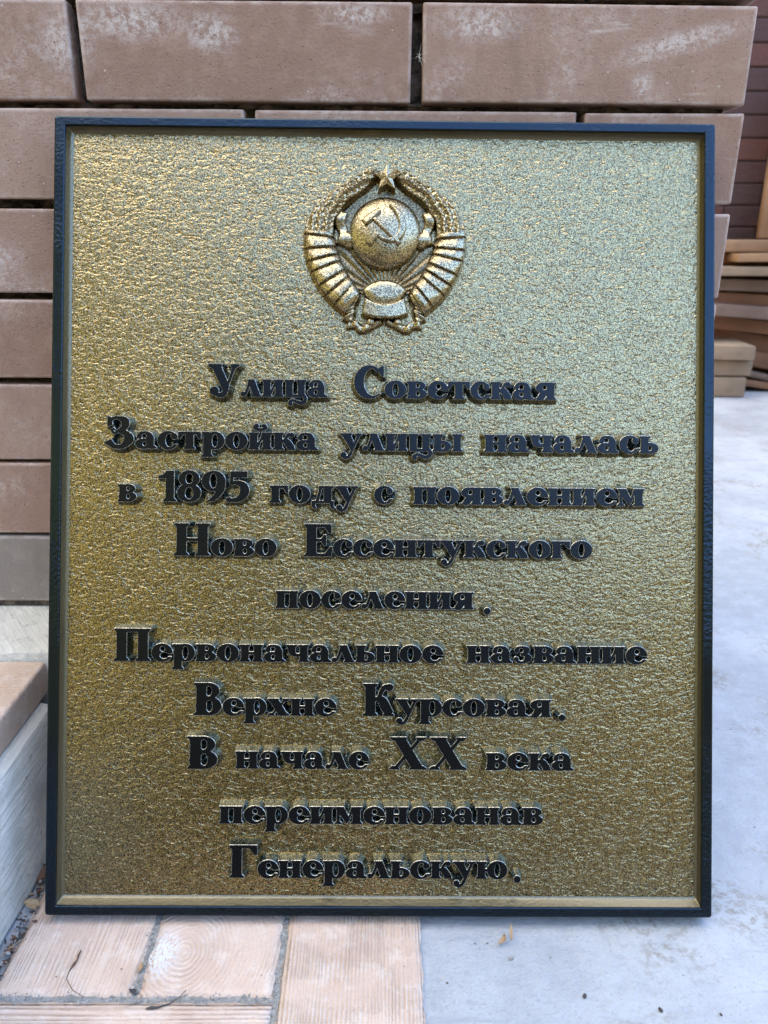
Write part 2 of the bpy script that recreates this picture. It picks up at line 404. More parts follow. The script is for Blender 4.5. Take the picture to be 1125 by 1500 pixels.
# base courses, flush jointed and greyer
bm = bmesh.new(); bm.verts.layers.float.new('tint'); bm.verts.layers.float.new('edge')
for z0, z1 in ((.1558, .2228), (.0815, .148), (.008, .0745)):
    sh = random.uniform(0, .2)
    for k in range(-9, 3):
        a = .055 + sh * .2 + .2597 * k
        if a > XE - .03: continue
        brick_mesh(bm, a + .003, min(a + .2567, XE), z0, z1, random.uniform(-.0005, .0005), .105, random.random(), None, None, bev=.0022)
me = bpy.data.meshes.new('base_course'); bm.to_mesh(me); bm.free(); me.set_sharp_from_angle(angle=math.radians(50)); link_mesh('base_course', me, GREYBRICK, wall)
bm = bmesh.new()
def rough_core(x0, x1, z0, z1, y, n, amp):
    nx, nzz = int((x1 - x0) / n), int((z1 - z0) / n); V = {}
    for i in range(nx + 1):
        for j in range(nzz + 1): V[i, j] = bm.verts.new((x0 + (x1 - x0) * i / nx, y + random.gauss(0, amp), z0 + (z1 - z0) * j / nzz))
    for i in range(nx):
        for j in range(nzz): bm.faces.new((V[i, j], V[i + 1, j], V[i + 1, j + 1], V[i, j + 1])).smooth = True
rough_core(-.62, XE - .012, .222, .69, .019, .005, .0022)
rough_core(-.62, XE - .004, .0, .2235, .0042, .006, .0009)
for zc in (.5832, .6548, .511):
    for _ in range(46 if zc > .55 else 14):
        r = random.uniform(.003, .009); x = random.uniform(-.5, XE - .02)
        g_ = bmesh.ops.create_icosphere(bm, subdivisions=2, radius=r, matrix=Matrix.Translation((x, .019 - random.uniform(0, .006), zc + random.uniform(-.003, .002))) @ Matrix.Diagonal((1.8, .8, .42, 1)))
        for v in g_['verts']: v.co += Vector([random.gauss(0, .0007) for _ in range(3)])
add_box(bm, -2.2, XE - .012, .026, .10, .0, .8)
me = bpy.data.meshes.new('mortar'); bm.to_mesh(me); bm.free(); link_mesh('mortar', me, MORT, wall)
bm = bmesh.new(); add_box(bm, -2.6, XE - .002, .106, .42, 0, 3.1); add_box(bm, -2.6, XE, .0, .1055, .81, 3.1, .004)
obj('upper_brickwork', bm, BRICK, wall)

# ------------------------------------------------------------------ step at the left
def plaster_mat(name, axis):
    m = Mat(name, Roughness=.85)
    rot = (0, 0, math.radians(-38)) if axis == 'd' else (0, 0, 0)
    co = m.map((1, .05, 1) if axis == 'd' else (1, .06, 1), rot) if axis != 'd' else m.map((1, .05, 1), co=m.map((1, 1, 1), rot))
    g = m.noise(260, 3, .6, co); n1 = m.noise(16, 5, .6); n2 = m.noise(120, 4, .7)
    c = m.mix(m.rng(n1, .35, .66), (.47, .44, .39), (.61, .58, .52))
    c = m.mix(m.rng(g, .44, .66, .4, 0), c, (.36, .36, .345))
    c = m.mix(m.rng(n2, .55, .72, 0, .7), c, (.25, .24, .22))
    m.set('Base_Color', c); p = m.bump(g, .0016); m.bump(n2, .0006, 1.0, p)
    return m.m
PL_D, PL_Y = plaster_mat('brushed grey cement', 'd'), plaster_mat('wood grained grey cement', 'y')
step = tag(empty('step', (-.45, .5, 0)), 'grey cement step with a pinkish wood-imprinted tile beside the plaque', 'step')
def rel(o):
    o.matrix_parent_inverse = Matrix.Translation((.45, -.5, 0)); return o
bm = bmesh.new()     # riser: top lip at x=-.283, face leaning out towards the ground
pr = [(-.80, 0), (-.2735, 0), (-.2770, .05), (-.2795, .098), (-.2828, .1045), (-.2940, .1062), (-.80, .1062)]
ys = [.20 + .02 * i for i in range(20)]
cols = [[bm.verts.new((x + (random.gauss(0, .0006) if 0 < i < 5 else 0), y, z)) for i, (x, z) in enumerate(pr)] for y in ys]
for c0, c1 in zip(cols, cols[1:]):
    for i in range(len(pr) - 1): bm.faces.new((c0[i], c1[i], c1[i + 1], c0[i + 1])).smooth = False
bm.faces.new(cols[0]); bm.faces.new(cols[-1][::-1])
bmesh.ops.recalc_face_normals(bm, faces=list(bm.faces))
rel(obj('riser', bm, PL_Y, step, 40))
bm = bmesh.new(); add_box(bm, -.80, -.292, .20, .600, .1066, .1355, .0035, 3)
TREAD = paver_mat('wood imprint tread tile', 'x', amp=.22)
rel(obj('tread_tile', bm, TREAD, step, 40))
bm = bmesh.new()
pr = [(.6795, .08), (.6795, .1495), (.655, .1475), (.612, .1440), (.6035, .1415), (.6012, .135), (.6012, .08)]
xs = [-.8 + .0125 * i for i in range(42)]
cols = [[bm.verts.new((x, y, z + (random.gauss(0, .0004) if 1 < i < 5 else 0))) for i, (y, z) in enumerate(pr)] for x in xs]
for c0, c1 in zip(cols, cols[1:]):
    for i in range(len(pr) - 1): bm.faces.new((c0[i], c0[i + 1], c1[i + 1], c1[i]))
bm.faces.new(cols[0]); bm.faces.new(cols[-1][::-1]); bmesh.ops.recalc_face_normals(bm, faces=list(bm.faces))
rel(obj('cement_ledge', bm, PL_D, step, 40))

# ------------------------------------------------------------------ far brick wall and timber
def far_brick():
    m = Mat('dark red brick', Roughness=.8)
    m.set('Base_Color', m.mix(m.noise(20, 4), m.mix(m.attr('tint'), (.040, .022, .025), (.105, .035, .024)), (.06, .035, .033)))
    m.bump(m.noise(60, 4), .004); return m.m
FB = far_brick()
FM = Mat('dark mortar', Roughness=.95); FM.set('Base_Color', (.045, .032, .032)); FM = FM.m
fw = tag(empty('dark_brick_wall', (1.5, 3.06, 0)), 'dark red and purple brick wall far behind the timber', 'wall')
bm = bmesh.new(); bm.verts.layers.float.new('tint'); bm.verts.layers.float.new('edge')
for r in range(24):
    z0 = .01 + .0745 * r
    for k in range(9):
        a = -.9 + .262 * k + (.131 if r % 2 else 0)
        brick_mesh(bm, a + .003, a + .257, z0, z0 + .0685, random.uniform(-.001, .001), .1, random.choice((0, .1, .2, .3, .9, 1)), None, None, bev=.003)
me = bpy.data.meshes.new('brickwork'); bm.to_mesh(me); bm.free(); link_mesh('brickwork', me, FB, fw)
bm = bmesh.new(); add_box(bm, -.9, 1.46, .006, .098, 0, 1.80); add_box(bm, -1.0, 3.0, .101, .4, 0, 3.4); obj('mortar', bm, FM, fw)

def timber(name, c0, c1):
    m = Mat(name, Roughness=.75)
    g = m.noise(50, 4, .6, m.map((.05, 1, 1)), 1.0)
    m.set('Base_Color', m.mix(m.rng(m.noise(7, 3), .35, .7, 0, .6), m.mix(g, c0, c1), tuple(x * .6 for x in c0)))
    m.bump(g, .002); return m.m
TW = [timber('fresh sawn timber', (.21, .125, .06), (.32, .205, .115)), timber('brown timber', (.15, .068, .032), (.26, .125, .06)),
      timber('grey weathered timber', (.13, .085, .06), (.22, .155, .115)), timber('pale beige timber', (.20, .145, .09), (.30, .225, .15))]
GR = 'boards in the timber pile'
def board(name, x, y, z, l, d, h, tilt, yaw, mat, label, cat, group=GR, rot_y=True):
    """a sawn board whose left lower front corner is at (x,y,z); tilt drops its right end"""
    bm = bmesh.new(); add_box(bm, 0, l, 0, d, 0, h, min(.004, h * .2), 2, jit=.002)
    o = obj(name, bm, TW[mat], None, 40); o.location = (x, y, z); o.rotation_euler = (0, math.radians(tilt), math.radians(yaw))
    return tag(o, label, cat, group)
board('timber_board', 1.04, 2.66, .449, 1.2, .12, .036, 0, 4, 0, 'fresh orange board topmost on the timber pile', 'board')
board('timber_board', 1.135, 2.60, .418, .9, .10, .026, -1, -3, 0, 'short fresh orange board just under the topmost board', 'board')
board('timber_board', 1.00, 2.70, .408, 1.2, .12, .036, 0, 2, 1, 'dark brown board in the gap beneath the two orange boards', 'board')
board('timber_board', .98, 2.58, .378, 1.2, .14, .024, 0, 1, 3, 'pale thin board with a dark gap below it', 'board')
board('timber_board', 1.00, 2.64, .332, 1.2, .14, .036, 1.5, 2, 2, 'dark grey board under the dark gap of the pile', 'board')
board('timber_board', .99, 2.66, .288, 1.2, .14, .040, 3, 3, 1, 'brown board sloping just above the grey weathered board', 'board')
board('timber_board', .99, 2.60, .258, 1.2, .14, .040, 4, 2, 2, 'grey weathered board sloping down in the middle of the pile', 'board')
board('timber_board', 1.00, 2.67, .215, 1.2, .14, .042, 6, 2, 1, 'orange brown board sloping below the grey weathered board', 'board')
board('timber_board', 1.02, 2.72, .150, 1.2, .14, .065, 8, 3, 1, 'wide brown board sloping down behind the sawn beam ends', 'board')
board('timber_board', 1.21, 2.70, .085, .9, .14, .052, 10, 3, 1, 'reddish brown board sloping right of the sawn beam ends', 'board')
board('timber_board', 1.22, 2.66, .050, .9, .12, .022, 12, 2, 2, 'thin grey board low on the floor side of the pile', 'board')
board('timber_board', 1.22, 2.70, .004, .9, .14, .042, 3, 2, 1, 'lowest dark board lying on the concrete behind the pile', 'board')
board('timber_beam', 1.03, 2.52, .122, .165, .9, .045, 0, -4, 3, 'topmost of three pale sawn beam ends on the floor', 'beam', 'sawn beams stacked on the floor')
board('timber_beam', 1.03, 2.55, .066, .175, .9, .050, 0, -5, 3, 'middle one of three pale sawn beam ends on the floor', 'beam', 'sawn beams stacked on the floor')
board('timber_beam', 1.02, 2.54, .000, .17, .9, .060, 0, -4, 3, 'lowest of three pale sawn beam ends resting on concrete', 'beam', 'sawn beams stacked on the floor')
for q in [(1.03, 2.70, .235, .020, 5, 0, 'thin orange board squeezed between the sloping brown boards'), (1.05, 2.74, .185, .022, 7, 0, 'thin warm brown board just above the wide sloping board'), (1.00, 2.74, .362, .014, 0, 1, 'thin dark strip of wood under the pale thin board'),
          (1.20, 2.63, .020, .020, 8, 1, 'short brown strip near the floor beside the beam ends'), (1.02, 2.72, .318, .016, 2, 0, 'thin orange strip under the dark grey board')]:
    board('timber_board', q[0], q[1], q[2], 1.2, .13, q[3], q[4], 2, q[5], q[6], 'board')
def upright(x, label, h, lean):
    bm = bmesh.new(); add_box(bm, 0, h, 0, .03, 0, .13, .003, 2, jit=.002)
    o = obj('timber_plank', bm, TW[0], None, 40)
    o.rotation_euler = (0, math.radians(-90), math.radians(0)); o.rotation_euler = Matrix.Rotation(math.radians(lean), 3, 'Y').to_4x4().to_euler() if False else (math.radians(-3), math.radians(-90 + lean), 0)
    o.location = (x + .13, 2.94, .49); tag(o, label, 'plank', 'planks standing against the dark wall')
upright(1.345, 'upright yellowish plank standing before the dark brick wall, the shorter one', .49, 0)
upright(1.425, 'upright plank nearest the photo edge, taller than its neighbour', .75, .6)
bm = bmesh.new(); add_box(bm, 1.02, 2.1, 2.80, 3.02, 0, .482, .004); 
tag(obj('timber_stack', bm, TW[1]), 'dark timber stack under the upright planks along the far wall', 'timber stack')

# ------------------------------------------------------------------ the plaque
PM = Matrix(((.999987, -.00438, .002649, .0011905), (.003207, .93944, .342699, .4481393), (-.00399, -.342686, .939442, .0078593), (0, 0, 0, 1)))
plaque = empty('memorial_plaque'); plaque.matrix_world = PM
tag(plaque, 'black framed gold memorial plaque with raised black lettering, leaning on the bricks', 'plaque')
PD = .0075                                  # depth of the gold panel behind the frame's face
XL, XR, ZB, ZT = -.2500, .2500, .0, .6001

def rloop(bm, ins, y, r, n=5):
    a, b, c, d = XL + ins[0], XR - ins[1], ZB + ins[2], ZT - ins[3]; out = []
    for (cx, cz, t0) in ((b - r, d - r, 0), (a + r, d - r, 90), (a + r, c + r, 180), (b - r, c + r, 270)):
        for k in range(n):
            t = math.radians(t0 + 90 * k / (n - 1)); out.append(bm.verts.new((cx + r * math.cos(t), y, cz + r * math.sin(t))))
    return out
def loft(bm, loops):
    for p, q in zip(loops, loops[1:]):
        n = len(p)
        for i in range(n): bm.faces.new((p[i], p[(i + 1) % n], q[(i + 1) % n], q[i]))
u4 = lambda v: (v, v, v, v)
bm = bmesh.new()
lp = [rloop(bm, u4(.004), .0225, .0015), rloop(bm, u4(.0), .0222, .0022), rloop(bm, u4(.0), .0013, .0022), rloop(bm, u4(.0005), .0003, .002), rloop(bm, u4(.0016), 0, .0015),
      rloop(bm, (.0074, .0074, .0066, .0066), 0, .0011), rloop(bm, (.0082, .0082, .0074, .0074), .0005, .0009), rloop(bm, (.0084, .0084, .0076, .0076), .0014, .0009)]
loft(bm, lp); bm.faces.new(lp[0]); bmesh.ops.recalc_face_normals(bm, faces=list(bm.faces))
obj('frame', bm, BLACK, plaque, 8)
SLOPE = Mat('satin gold of the sloping rim', Metallic=.85, Roughness=.38, Coat_Weight=.6, Coat_Roughness=.2)
SLOPE.set('Base_Color', SLOPE.mix(SLOPE.noise(1300, 2, .6), (.04, .036, .022), (.20, .175, .11))); SLOPE.bump(SLOPE.noise(420, 3, .6), .0004)
IN0 = (.0083, .0083, .0075, .0075)
bm = bmesh.new()
lp = [rloop(bm, (.0122, .0110, .0124, .0106), PD, .0022)]; bm.faces.new(lp[-1]); bmesh.ops.recalc_face_normals(bm, faces=list(bm.faces))
for f in bm.faces:
    if f.normal.y > 0: f.normal_flip()
obj('panel', bm, GOLD, plaque, 8)
bm = bmesh.new()
lp = [rloop(bm, IN0, .0014, .0009), rloop(bm, (.0099, .0090, .0104, .0085), PD - .0014, .0010), rloop(bm, (.0108, .0096, .0112, .0094), PD - .0004, .0012), rloop(bm, (.0123, .0111, .0125, .0107), PD + .0002, .0022)]
loft(bm, lp); bmesh.ops.recalc_face_normals(bm, faces=list(bm.faces))
for f in bm.faces: f.normal_flip()
if sum(f.normal.y for f in bm.faces) > 0:
    for f in bm.faces: f.normal_flip()
obj('sloping_rim', bm, SLOPE.m, plaque, 35)

# ---- a small outline engine: shapes are polygons in millimetres, turned into raised relief
def ell(cx, cy, rx, ry, n=44, rot=0):
    t = np.linspace(0, 2 * np.pi, n, endpoint=False); x, y = rx * np.cos(t), ry * np.sin(t)
    return np.stack([cx + x * np.cos(rot) - y * np.sin(rot), cy + x * np.sin(rot) + y * np.cos(rot)], 1)
def rect(x0, y0, x1, y1): return np.array([(x0, y0), (x1, y0), (x1, y1), (x0, y1)], float)
def P(*p): return np.array(p, float)
def spline(pts, n=7):
    p = np.array(pts, float); q = np.vstack([2 * p[0] - p[1], p, 2 * p[-1] - p[-2]]); out = []
    for i in range(1, len(q) - 2):
        for t in np.linspace(0, 1, n, endpoint=False):
            a, b, c, d = q[i - 1:i + 3]
            out.append(.5 * (2 * b + (c - a) * t + (2 * a - 5 * b + 4 * c - d) * t * t + (3 * b - a - 3 * c + d) * t ** 3))
    out.append(p[-1]); return np.array(out)
def stroke(*pw, n=7):
    """smooth stroke through (x, y, width)"""
    s = spline(pw, n); c = s[:, :2]; w_ = np.maximum(s[:, 2:3], .3) / 2
    d = np.gradient(c, axis=0); d /= np.linalg.norm(d, axis=1, keepdims=True) + 1e-9
    nrm = np.stack([-d[:, 1], d[:, 0]], 1)
    return np.vstack([c + nrm * w_, (c - nrm * w_)[::-1]])
def sd_poly(p, X, Y):
    d2 = np.full(X.shape, 1e9); wn_ = np.zeros(X.shape, int)
    q = np.roll(p, -1, 0)
    for (ax, ay), (bx, by) in zip(p, q):
        ex, ey = bx - ax, by - ay; wx, wy = X - ax, Y - ay
        t = np.clip((wx * ex + wy * ey) / (ex * ex + ey * ey + 1e-12), 0, 1)
        d2 = np.minimum(d2, (wx - t * ex) ** 2 + (wy - t * ey) ** 2)
        cr_ = ex * wy - ey * wx
        wn_ += ((ay <= Y) & (by > Y) & (cr_ > 0)).astype(int) - ((ay > Y) & (by <= Y) & (cr_ < 0)).astype(int)
    d = np.sqrt(d2); return np.where(wn_ != 0, -d, d)
def sd_layers(layers, X, Y, sx=1., ox=0., oy=0.):
    D = np.full(X.shape, 1e3)
    for add, sub in layers:
        d = np.full(X.shape, 1e3)
        for p in add:
            p = p * (sx, 1) + (ox, oy)
            a, b = p.min(0) - 5, p.max(0) + 5
            k = (X >= a[0]) & (X <= b[0]) & (Y >= a[1]) & (Y <= b[1])
            d[k] = np.minimum(d[k], sd_poly(p, X[k], Y[k]))
        for p in sub:
            p = p * (sx, 1) + (ox, oy)
            a, b = p.min(0) - 5, p.max(0) + 5
            k = (X >= a[0]) & (X <= b[0]) & (Y >= a[1]) & (Y <= b[1])
            d[k] = np.maximum(d[k], -sd_poly(p, X[k], Y[k]))
        D = np.minimum(D, d)
    return D
def relief(name, fd, bounds, stepmm, levels, fz, mat, parent, attr=None, sharp=32):
    """triangulated relief of the region fd<=levels[-1], cut exactly along the given levels; fz(x,y,d) gives millimetres above the panel"""
    x0, y0, x1, y1 = bounds
    nx, ny = int((x1 - x0) / stepmm) + 2, int((y1 - y0) / stepmm) + 2
    gx, gy = np.meshgrid(x0 + stepmm * np.arange(nx), y0 + stepmm * np.arange(ny), indexing='ij')
    d = fd(gx, gy).ravel(); V = np.stack([gx.ravel(), gy.ravel(), d], 1)
    idx = np.arange(nx * ny).reshape(nx, ny)
    a, b, c, e = idx[:-1, :-1].ravel(), idx[1:, :-1].ravel(), idx[1:, 1:].ravel(), idx[:-1, 1:].ravel()
    T = np.vstack([np.stack([a, b, c], 1), np.stack([a, c, e], 1)])
    T = T[(V[T, 2].min(1) < levels[-1])]
    for lv in levels:
        d = V[:, 2].copy(); d[np.abs(d - lv) < 1e-4] = lv; V[:, 2] = d
        s = np.sign(d[T] - lv).astype(int)
        cut = (s.min(1) < 0) & (s.max(1) > 0)
        keep = T[~cut]; Tc = T[cut]; sc = s[cut]
        if len(Tc) == 0: continue
        E_ = np.vstack([Tc[:, [0, 1]], Tc[:, [1, 2]], Tc[:, [2, 0]]]); sE = np.concatenate([sc[:, 0] * sc[:, 1], sc[:, 1] * sc[:, 2], sc[:, 2] * sc[:, 0]])
        Es = np.sort(E_, 1); key = Es[:, 0].astype(np.int64) * len(V) + Es[:, 1]
        uk, inv = np.unique(key[sE < 0], return_inverse=True)
        i0, i1 = uk // len(V), uk % len(V)
        t = (lv - V[i0, 2]) / (V[i1, 2] - V[i0, 2]); nv = V[i0] + (V[i1] - V[i0]) * t[:, None]; nv[:, 2] = lv
        base = len(V); V = np.vstack([V, nv])
        eid = np.full(len(E_), -1); eid[sE < 0] = base + inv.ravel(); m_ = len(Tc)
        e01, e12, e20 = eid[:m_], eid[m_:2 * m_], eid[2 * m_:]
        out = [keep]
        # two cut edges: rotate so that the lone vertex is first
        for r, (ea, eb) in enumerate(((e01, e20), (e12, e01), (e20, e12))):
            k = (ea >= 0) & (eb >= 0)
            A, B, C = Tc[k, r], Tc[k, (r + 1) % 3], Tc[k, (r + 2) % 3]
            out += [np.stack([A, ea[k], eb[k]], 1), np.stack([ea[k], B, C], 1), np.stack([ea[k], C, eb[k]], 1)]
        # one cut edge, opposite vertex on the level
        for r, ea in enumerate((e01, e12, e20)):
            oth = [x for x in (e01, e12, e20) if x is not ea]
            k = (ea >= 0) & (oth[0] < 0) & (oth[1] < 0)
            A, B, C = Tc[k, r], Tc[k, (r + 1) % 3], Tc[k, (r + 2) % 3]
            out += [np.stack([A, ea[k], C], 1), np.stack([ea[k], B, C], 1)]
        T = np.vstack(out)
    T = T[V[T, 2].mean(1) < levels[-1] - 1e-6]
    used, inv = np.unique(T, return_inverse=True); T = inv.reshape(T.shape); V = V[used]
    z = fz(V[:, 0], V[:, 1], V[:, 2])
    co = np.stack([V[:, 0] * .001, PD - z * .001, V[:, 1] * .001], 1)
    me = bpy.data.meshes.new(name)
    me.from_pydata(co.tolist(), [], T.tolist())
    me.polygons.foreach_set('use_smooth', [True] * len(T)); me.set_sharp_from_angle(angle=math.radians(sharp))
    at = me.attributes.new('rise', 'FLOAT', 'POINT'); at.data.foreach_set('value', (z / max(1e-6, z.max())).astype(np.float32))
    return link_mesh(name, me, mat, parent)

# ---- glyphs (mm; x-height 12.8, cap height 24.2), heavy wedge-serif face
XH, CH = 12.8, 24.2
def bserif(x0, x1, y, o=1.3, t=1.4, lo=None, ro=None):     # wedge foot serif under a stem x0..x1
    l = o if lo is None else lo; r = o if ro is None else ro
    return P((x0 - l, y), (x1 + r, y), (x1 + r, y + t * .55), (x1, y + t * 1.5), (x0, y + t * 1.5), (x0 - l, y + t * .55))
def tserif(x0, x1, y, o=1.3, t=1.4, lo=None, ro=None):
    l = o if lo is None else lo; r = o if ro is None else ro
    return P((x0 - l, y), (x0 - l, y - t * .55), (x0, y - t * 1.5), (x1, y - t * 1.5), (x1 + r, y - t * .55), (x1 + r, y))
def stem(x0, x1, y0, y1, b=True, t=True, o=1.2):
    r = [rect(x0, y0, x1, y1)]
    if b: r.append(bserif(x0, x1, y0, o))
    if t: r.append(tserif(x0, x1, y1, o))
    return r
def ring(cx, cy, rx, ry, ix, iy): return ([ell(cx, cy, rx, ry)], [ell(cx, cy, ix, iy)])
GL = {}
GL['о'] = (14.8, [ring(7.4, 6.4, 7.4, 6.8, 2.1, 5.2)])
GL['с'] = (13.2, [([ell(7, 6.4, 7, 6.8)], [ell(8, 6.4, 3.0, 5.3), P((8, 9.6), (16, 9.6), (16, 3.4), (12.4, 3.6), (8, 2.4))]), ([ell(11, 9.4, 2.1, 2.3)], [])])
GL['е'] = (13.6, [([ell(7.2, 6.4, 7.1, 6.8)], [ell(7.5, 9.1, 1.9, 2.2), ell(8.6, 4.2, 3.0, 2.6), P((8, 5.9), (16, 5.9), (16, 3.2), (12.2, 3.4), (8, 3))])])
GL['а'] = (14.4, [([rect(7.4, .6, 12.4, 8.6), stroke((2.6, 8.6, 3.2), (3.6, 11.3, 2.2), (6.6, 12.1, 1.6), (9.2, 10.6, 3.4), (9.9, 8, 5.0)), P((9, 0), (14.4, 0), (14.4, .9), (12.4, 2.6), (9, 2.6)), ell(2.7, 9.0, 1.7, 1.7)], []),
                 ([ell(5.4, 3.6, 5.4, 3.9)], [ell(6.2, 3.7, 1.5, 2.0)])])
GL['р'] = (15.2, [([rect(1.2, -5.8, 6.4, XH), bserif(1.2, 6.4, -5.9, 1.3), tserif(1.2, 5, XH, 1.2)], []), ring(8.8, 6.4, 6.4, 6.7, 2.1, 5.1)])
GL['т'] = (15.0, [(stem(4.9, 10.1, 0, XH, t=False) + [rect(.4, 11.0, 14.6, XH), P((0, XH), (0, 7.6), (1.3, 7.6), (3.4, 11.4), (3.4, XH)), P((15, XH), (15, 7.6), (13.7, 7.6), (11.6, 11.4), (11.6, XH))], [])])
GL['к'] = (15.0, [(stem(1.2, 6.2, 0, XH) + [stroke((5.6, 6.2, 2.2), (8.0, 7.4, 1.9), (9.2, 9.6, 1.9), (10.6, 11.4, 2.2), (12.4, 11.4, 2.4)), ell(12.3, 11.1, 1.8, 1.8), stroke((6.4, 6.9, 2), (9.0, 6.2, 4.4), (11.0, 3.4, 4.8), (12.6, .9, 4.6)), bserif(10.6, 13.6, 0, 1.0, ro=1.3)], [])])
GL['л'] = (15.2, [([P((4.6, XH), (10.0, XH), (14.2, 1.6), (15.2, .8), (15.2, 0), (7.9, 0), (7.9, .9), (9.0, 1.6), (6.3, 8.8), (5.6, XH - 1.4)), stroke((1.7, 1.6, 2.6), (3.4, 2.4, 1.9), (4.8, 5.4, 1.7), (6.0, 9.4, 1.8), (6.8, XH - .6, 2.4)), ell(1.8, 1.8, 1.8, 1.8)], [])])
GL['м'] = (19.0, [([P((.2, XH), (6.2, XH), (10.3, 4.2), (8.3, .1)), rect(1.8, 0, 3.6, XH - 1), bserif(1.8, 3.6, 0, 1.6), P((8.3, .1), (9.9, 3.2), (13.6, XH), (11.6, XH)), P((8.3, .1), (9.6, 2.0), (10.8, 4.2), (9.4, 5)), rect(12.2, 0, 17.4, XH), bserif(12.2, 17.4, 0, 1.3), P((11.4, XH), (18.8, XH), (18.8, XH - .8), (17.4, XH - 2.2), (11.4, XH - 1.2))], [])])
GL['г'] = (12.8, [(stem(1.2, 6.4, 0, XH, t=False, o=1.2) + [rect(0, 11.0, 12.4, XH), P((12.8, XH), (12.8, 7.4), (11.5, 7.4), (9.2, 11.4), (9.2, XH)), P((0, XH), (0, XH - .8), (1.2, XH - 2.2), (6, XH - 2.2), (6, XH))], [])])
GL['д'] = (16.6, [([rect(9.0, .6, 14.2, XH), P((3.2, 1), (5.2, 1), (8.0, XH), (6.2, XH)), rect(5.4, 11.0, 15.6, XH), rect(1.4, 0, 15.8, 1.7), stroke((2.2, 1.4, 2.6), (1.6, -.8, 2.6), (2.2, -3.0, 2.2), (3.6, -3.8, 1.2)), stroke((14.6, 1.4, 2.6), (14.4, -.8, 2.6), (14.9, -3.0, 2.2), (16.2, -3.8, 1.2))], [])])
GL['у'] = (15.4, [([P((.6, XH), (7.0, XH), (10.2, 4.6), (8.2, -.4)), P((0, XH), (8.4, XH), (8.4, XH - .9), (6.2, XH - 2.0), (1.6, XH - 2.0), (0, XH - .9)), P((10.2, XH), (15.4, XH), (15.4, XH - .9), (14.0, XH - 2.0), (11.8, XH - 2.0), (10.2, XH - .9)), P((12.4, XH - 1), (14.2, XH - 1), (8.4, -2.2), (6.4, -2.8)), stroke((7.8, -1.6, 2.2), (6.0, -4.6, 2.0), (3.6, -5.4, 2.2), (2.2, -3.6, 2.4)), ell(2.5, -3.4, 2.1, 2.1)], [])])
GL['х'] = (15.0, [([P((.8, XH), (7.0, XH), (14.2, 0), (8.0, 0)), P((11.6, XH), (13.4, XH), (3.6, 0), (1.8, 0)), tserif(1.6, 6.4, XH, 1.4), tserif(11.4, 13.4, XH, 1.3), bserif(8.6, 13.4, 0, 1.4), bserif(1.8, 3.8, 0, 1.4)], [])])
GL['з'] = (12.8, [([stroke((2.2, 9.6, 2.6), (3.2, 11.6, 1.9), (6.4, 12.0, 1.6), (9.0, 10.0, 4.2), (7.6, 7.4, 2.4), (5.0, 6.8, 1.8)), stroke((5.0, 6.8, 1.8), (8.6, 6.0, 2.8), (9.8, 3.6, 4.8), (7.0, .9, 2.0), (3.6, 1.0, 1.9), (1.8, 3.0, 2.6)), ell(2.4, 9.4, 1.6, 1.6), ell(2.0, 3.2, 1.6, 1.6)], [])])
def two(w_=15.9, sw=5.0, b=True, t=True):
    return stem(1.1, 1.1 + sw, 0, XH, b, t, 1.1) + stem(w_ - 1.1 - sw, w_ - 1.1, 0, XH, b, t, 1.1)
GL['и'] = (15.9, [(two() + [P((5.4, .8), (6.6, .8), (10.6, XH - .8), (9.4, XH - .8)), P((5.2, 1.2), (5.2, 3.4), (10.6, XH - 1.2), (10.6, XH - 3.4))], [])])
BREVE = [([stroke((4.6, 17.8, 2.4), (4.6, 15.9, 2.2), (7.95, 15.0, 1.9), (11.3, 15.9, 2.2), (11.3, 17.8, 2.4)), ell(5.5, 17.9, 1.7, 1.3), ell(10.4, 17.9, 1.7, 1.3)], [])]
GL['й'] = (15.9, GL['и'][1] + BREVE)
GL['н'] = (15.9, [(two() + [rect(5.6, 5.6, 10.4, 7.3)], [])])
GL['п'] = (15.9, [(two() + [rect(5.0, 11.0, 11, XH)], [])])
GL['ц'] = (16.6, [(stem(1.1, 6.1, 0, XH, False, True, 1.1) + stem(10.0, 15.0, 0, XH, False, True, 1.1) + [rect(1.1, 0, 15.0, 1.8), stroke((14.0, 1.4, 2.6), (15.6, -.8, 2.4), (15.0, -3.2, 2.6), (12.4, -4.6, 2.5), (9.4, -3.6, 2.2), (6.6, -2.6, 1.9), (4.2, -3.4, 1.9), (3.8, -5.0, 2.0)), ell(4.5, -5.0, 1.6, 1.5)], [])])
GL['ч'] = (15.6, [(stem(9.4, 14.4, 0, XH, True, True, 1.1) + [tserif(1.3, 6.2, XH, 1.2), stroke((3.75, XH - .2, 5.0), (3.75, 9.6, 5.0), (4.6, 6.6, 4.0), (7.0, 5.1, 2.4), (10.5, 5.7, 1.9))], [])])
SOFT = [(stem(1.2, 6.2, 0, XH, True, True, 1.2), []), ([ell(6.9, 3.8, 6.2, 4.1), rect(1.2, 0, 6.9, 7.7)], [ell(7.0, 3.8, 1.7, 2.3)])]
GL['ь'] = (13.0, SOFT)
GL['ы'] = (21.0, SOFT + [(stem(14.8, 19.8, 0, XH, True, True, 1.2), [])])
GL['в'] = (13.8, [(stem(1.2, 6.2, 0, XH, True, True, 1.2), []), ([ell(7.0, 9.6, 5.9, 3.3), rect(1.2, 6.4, 7.0, XH)], [ell(7.4, 9.6, 1.5, 1.8)]), ([ell(7.2, 3.6, 6.6, 3.75), rect(1.2, 0, 7.2, 7.0)], [ell(7.6, 3.7, 1.6, 2.1)])])
